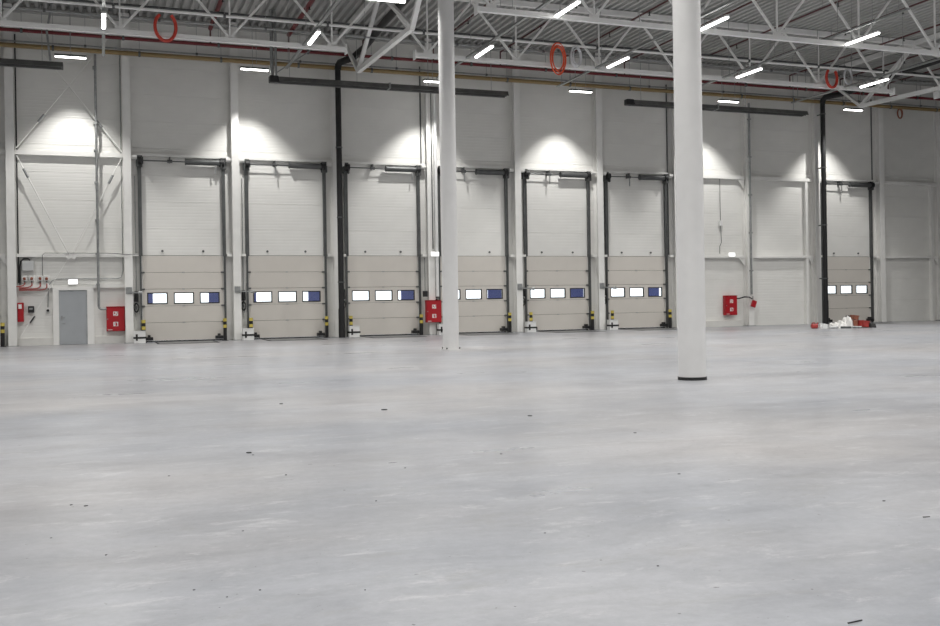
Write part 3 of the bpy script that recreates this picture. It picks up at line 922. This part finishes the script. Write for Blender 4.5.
obj('body', MB().box(-.09, .12, -.2, 0, 0, .70), RED, t, bevel=.01)
obj('sign', MB().box(-.05, .06, -.205, -.2005, .48, .64), WHITE, t)
t = thing('small_black_box', 'small black box on post flank above the far red cabinet', 'switch', (13.70, -.34, 1.72))
obj('body', MB().box(-.1, .1, -.1, 0, -.12, .12), BLACK, t, bevel=.01)
obj('cable', MB().cyl((0, -.03, .12), (0, -.03, 1.5), .014, 6), TRACK, t)

# ------------------------------------------------------------------ heap on the floor at right
HX, HY, HR = 30.25, -6.15, -0.3585
def hp(u, v, z=0):
    """heap-local u (along the heap), v (depth)"""
    return (HX + math.cos(HR) * u - math.sin(HR) * v, HY + math.sin(HR) * u + math.cos(HR) * v, z)
def mound(nu, nv, lu, lv, hfun, seed):
    rnd = random.Random(seed)
    m = MB()
    for j in range(nv + 1):
        for i in range(nu + 1):
            a, b = i / nu * 2 - 1, j / nv * 2 - 1
            rim = max(abs(a), abs(b))
            k = 1 - .25 * (a * a * b * b)
            h = 0.002 if rim > .99 else hfun(a, b) * (.75 + .5 * rnd.random())
            m.v.append((a * lu * k + rnd.uniform(-.02, .02), b * lv * k + rnd.uniform(-.02, .02), h))
    w = nu + 1
    for j in range(nv):
        for i in range(nu):
            m.f.append([j * w + i, j * w + i + 1, (j + 1) * w + i + 1, (j + 1) * w + i])
    n = len(m.v)
    ring = [i for i in range(w)] + [j * w + nu for j in range(1, nv + 1)] + [nv * w + i for i in range(nu - 1, -1, -1)] + [j * w for j in range(nv - 1, 0, -1)]
    m.f.append(list(reversed(ring)))
    return m
def humps(*hs):
    return lambda a, b: max(h * max(0.0, 1 - ((a - u) / w) ** 2) for u, w, h in hs) * (1 - .55 * b * b) + .03
o = obj('crumpled_sheet', mound(20, 8, .50, .38, humps((.55, .55, .44), (-.1, .5, .26), (-.7, .45, .17)), 3), PLASTIC_SHEET, None, hp(-.02, 0), rz=HR)
tag(o, 'crumpled white plastic sheet in the middle of the heap on the floor', 'plastic sheet')
o = obj('pale_sack', mound(9, 6, .22, .26, lambda a, b: .19 * (1 - .5 * a * a) * (1 - .5 * b * b), 5), OFFW, None, hp(-.76, .05), rz=HR)
tag(o, 'low pale sack at the left of the heap beside a red canister', 'sack')
def crate(x, v, z, w, d_, h, lab, m, tilt=0.0, rz=0.0):
    t = thing('crate', lab, 'crate', hp(x, v, z), 'crates in the heap', HR + rz)
    t.rotation_euler = (0, tilt, HR + rz)
    q = .02
    obj('crate_shell', MB().box(-w, w, -d_, -d_ + q, 0, h).box(-w, w, d_ - q, d_, 0, h).box(-w, -w + q, -d_, d_, 0, h).box(w - q, w, -d_, d_, 0, h).box(-w, w, -d_, d_, 0, q), m, t)
    obj('rim', MB().box(-w - .015, w + .015, -d_ - .015, -d_, h - .05, h).box(-w - .015, w + .015, d_, d_ + .015, h - .05, h), m, t)
REDCR = mat('faded_red_plastic', (0.42, 0.05, 0.045), 0.5, var=0.15, scale=8)
crate(.90, -.05, .03, .15, .18, .27, 'faded red plastic crate at the right of the heap', REDCR, .16, .25)
crate(.60, .12, .34, .12, .14, .19, 'rusty red crate tipped on top of the heap', RUST, .12, .1)
o = obj('support_block', MB().box(-.09, .09, -.18, .18, 0, .325), RUST, None, hp(.60, .12), rz=HR, bevel=.02)
tag(o, 'brown block beneath the tipped crate in the heap', 'block')
t = thing('red_canister', 'small red canister lying at the left end of the heap', 'canister', hp(-1.14, -.05), None, HR)
obj('body', MB().box(-.14, .12, -.12, .12, 0.0, .19), REDCR, t, bevel=.04)
obj('spout', MB().cyl((.08, 0, .16), (.15, 0, .24), .03, 8), REDCR, t)
obj('handle', MB().tube([(-.1, 0, .18), (-.08, 0, .24), (.0, 0, .24), (.03, 0, .18)], .018, 6), REDCR, t, smooth=True)
o = obj('black_bag', mound(8, 6, .16, .24, lambda a, b: .2 * (1 - .6 * a * a) * (1 - .5 * b * b), 9), RUBBER, None, hp(1.26, -.05), rz=HR)
tag(o, 'black bag slumped at the right end of the heap', 'bag')
o = obj('black_bundle', mound(8, 8, .09, .09, lambda a, b: .09 * math.sqrt(max(0.05, 1 - (a * a + b * b) / 2)), 11), BLACK, None, hp(.30, .02, .44), rz=HR)
tag(o, 'small black bundle on top of the white sheet in the heap', 'bundle')
for i, (u, v, a, m, nm) in enumerate(((-.52, -.50, .25, OFFW, 'pale'), (-.02, -.56, -.15, TRACK, 'dark'), (.46, -.52, .2, GALV, 'grey'))):
    t = thing('pipe_offcut', nm + ' pipe offcut on the floor in front of the heap', 'pipe offcut', hp(u, v, .045), 'pipe offcuts by the heap', HR + a)
    obj('pipe', MB().cyl((-.2, 0, 0), (.2, 0, 0), .045, 12), m, t, smooth=True)
    obj('end_cap', MB().cyl((.2, 0, 0), (.22, 0, 0), .043, 12), BLACK, t, smooth=True)

# small chips and strips left on the floor
def on_floor(px, py):
    a, b = px - 470, py - CY
    cr, sr = math.cos(ROLL), math.sin(ROLL)
    u, v = cr * a - sr * b, sr * a + cr * b
    s, c = math.sin(YAW), math.cos(YAW)
    xr, yu = u / FPX, -v / FPX
    k = -cam.location.z / yu
    return (cam.location.x + k * (c * xr + s), cam.location.y + k * (-s * xr + c), 0)
chips = [(249, 453, .05), (253, 455, .02), (286, 475, .02), (71, 505, .02), (86, 506, .025), (169, 476, .018), (376, 501, .015), (243, 531, .012), (281, 404, .05), (384, 410, .07),
         (51, 538, .012), (106, 555, .014), (194, 590, .012), (260, 590, .012), (227, 597, .01), (365, 590, .01), (658, 566, .014), (545, 533, .012), (884, 501, .02), (501, 454, .02),
         (679, 474, .02), (405, 468, .018), (530, 416, .05), (635, 433, .03)]
chip = MB().prism([(-1, -.4), (.1, -.9), (1, -.2), (.6, .7), (-.5, .6)], 'z', 0.0, .5).mesh('floor_chip', BLACK)
for i, (px, py, s) in enumerate(chips):
    p = on_floor(px, py)
    o = link('floor_chip', chip, None, p, random.uniform(0, 6))
    o.scale = (s * .55, s * .55, s * .3)
    tag(o, 'tiny dark chip of debris lying on the open concrete floor', 'debris', 'dark chips on the floor')
p, q = Vector(on_floor(848, 624)), Vector(on_floor(862, 621))
o = obj('dark_strip', MB().bar((0, 0, .004), (q - p) + Vector((0, 0, .004)), .005, .004), BLACK, None, p)
tag(o, "thin black strip lying on the floor at the photograph's bottom edge", 'debris')
p = Vector(on_floor(926, 517))
o = obj('dark_flake', MB().prism([(-.03, -.008), (.02, -.012), (.033, .004), (-.012, .014)], 'z', 0, .002), BLACK, None, p)
tag(o, 'dark flat flake on the floor near the right edge', 'debris')
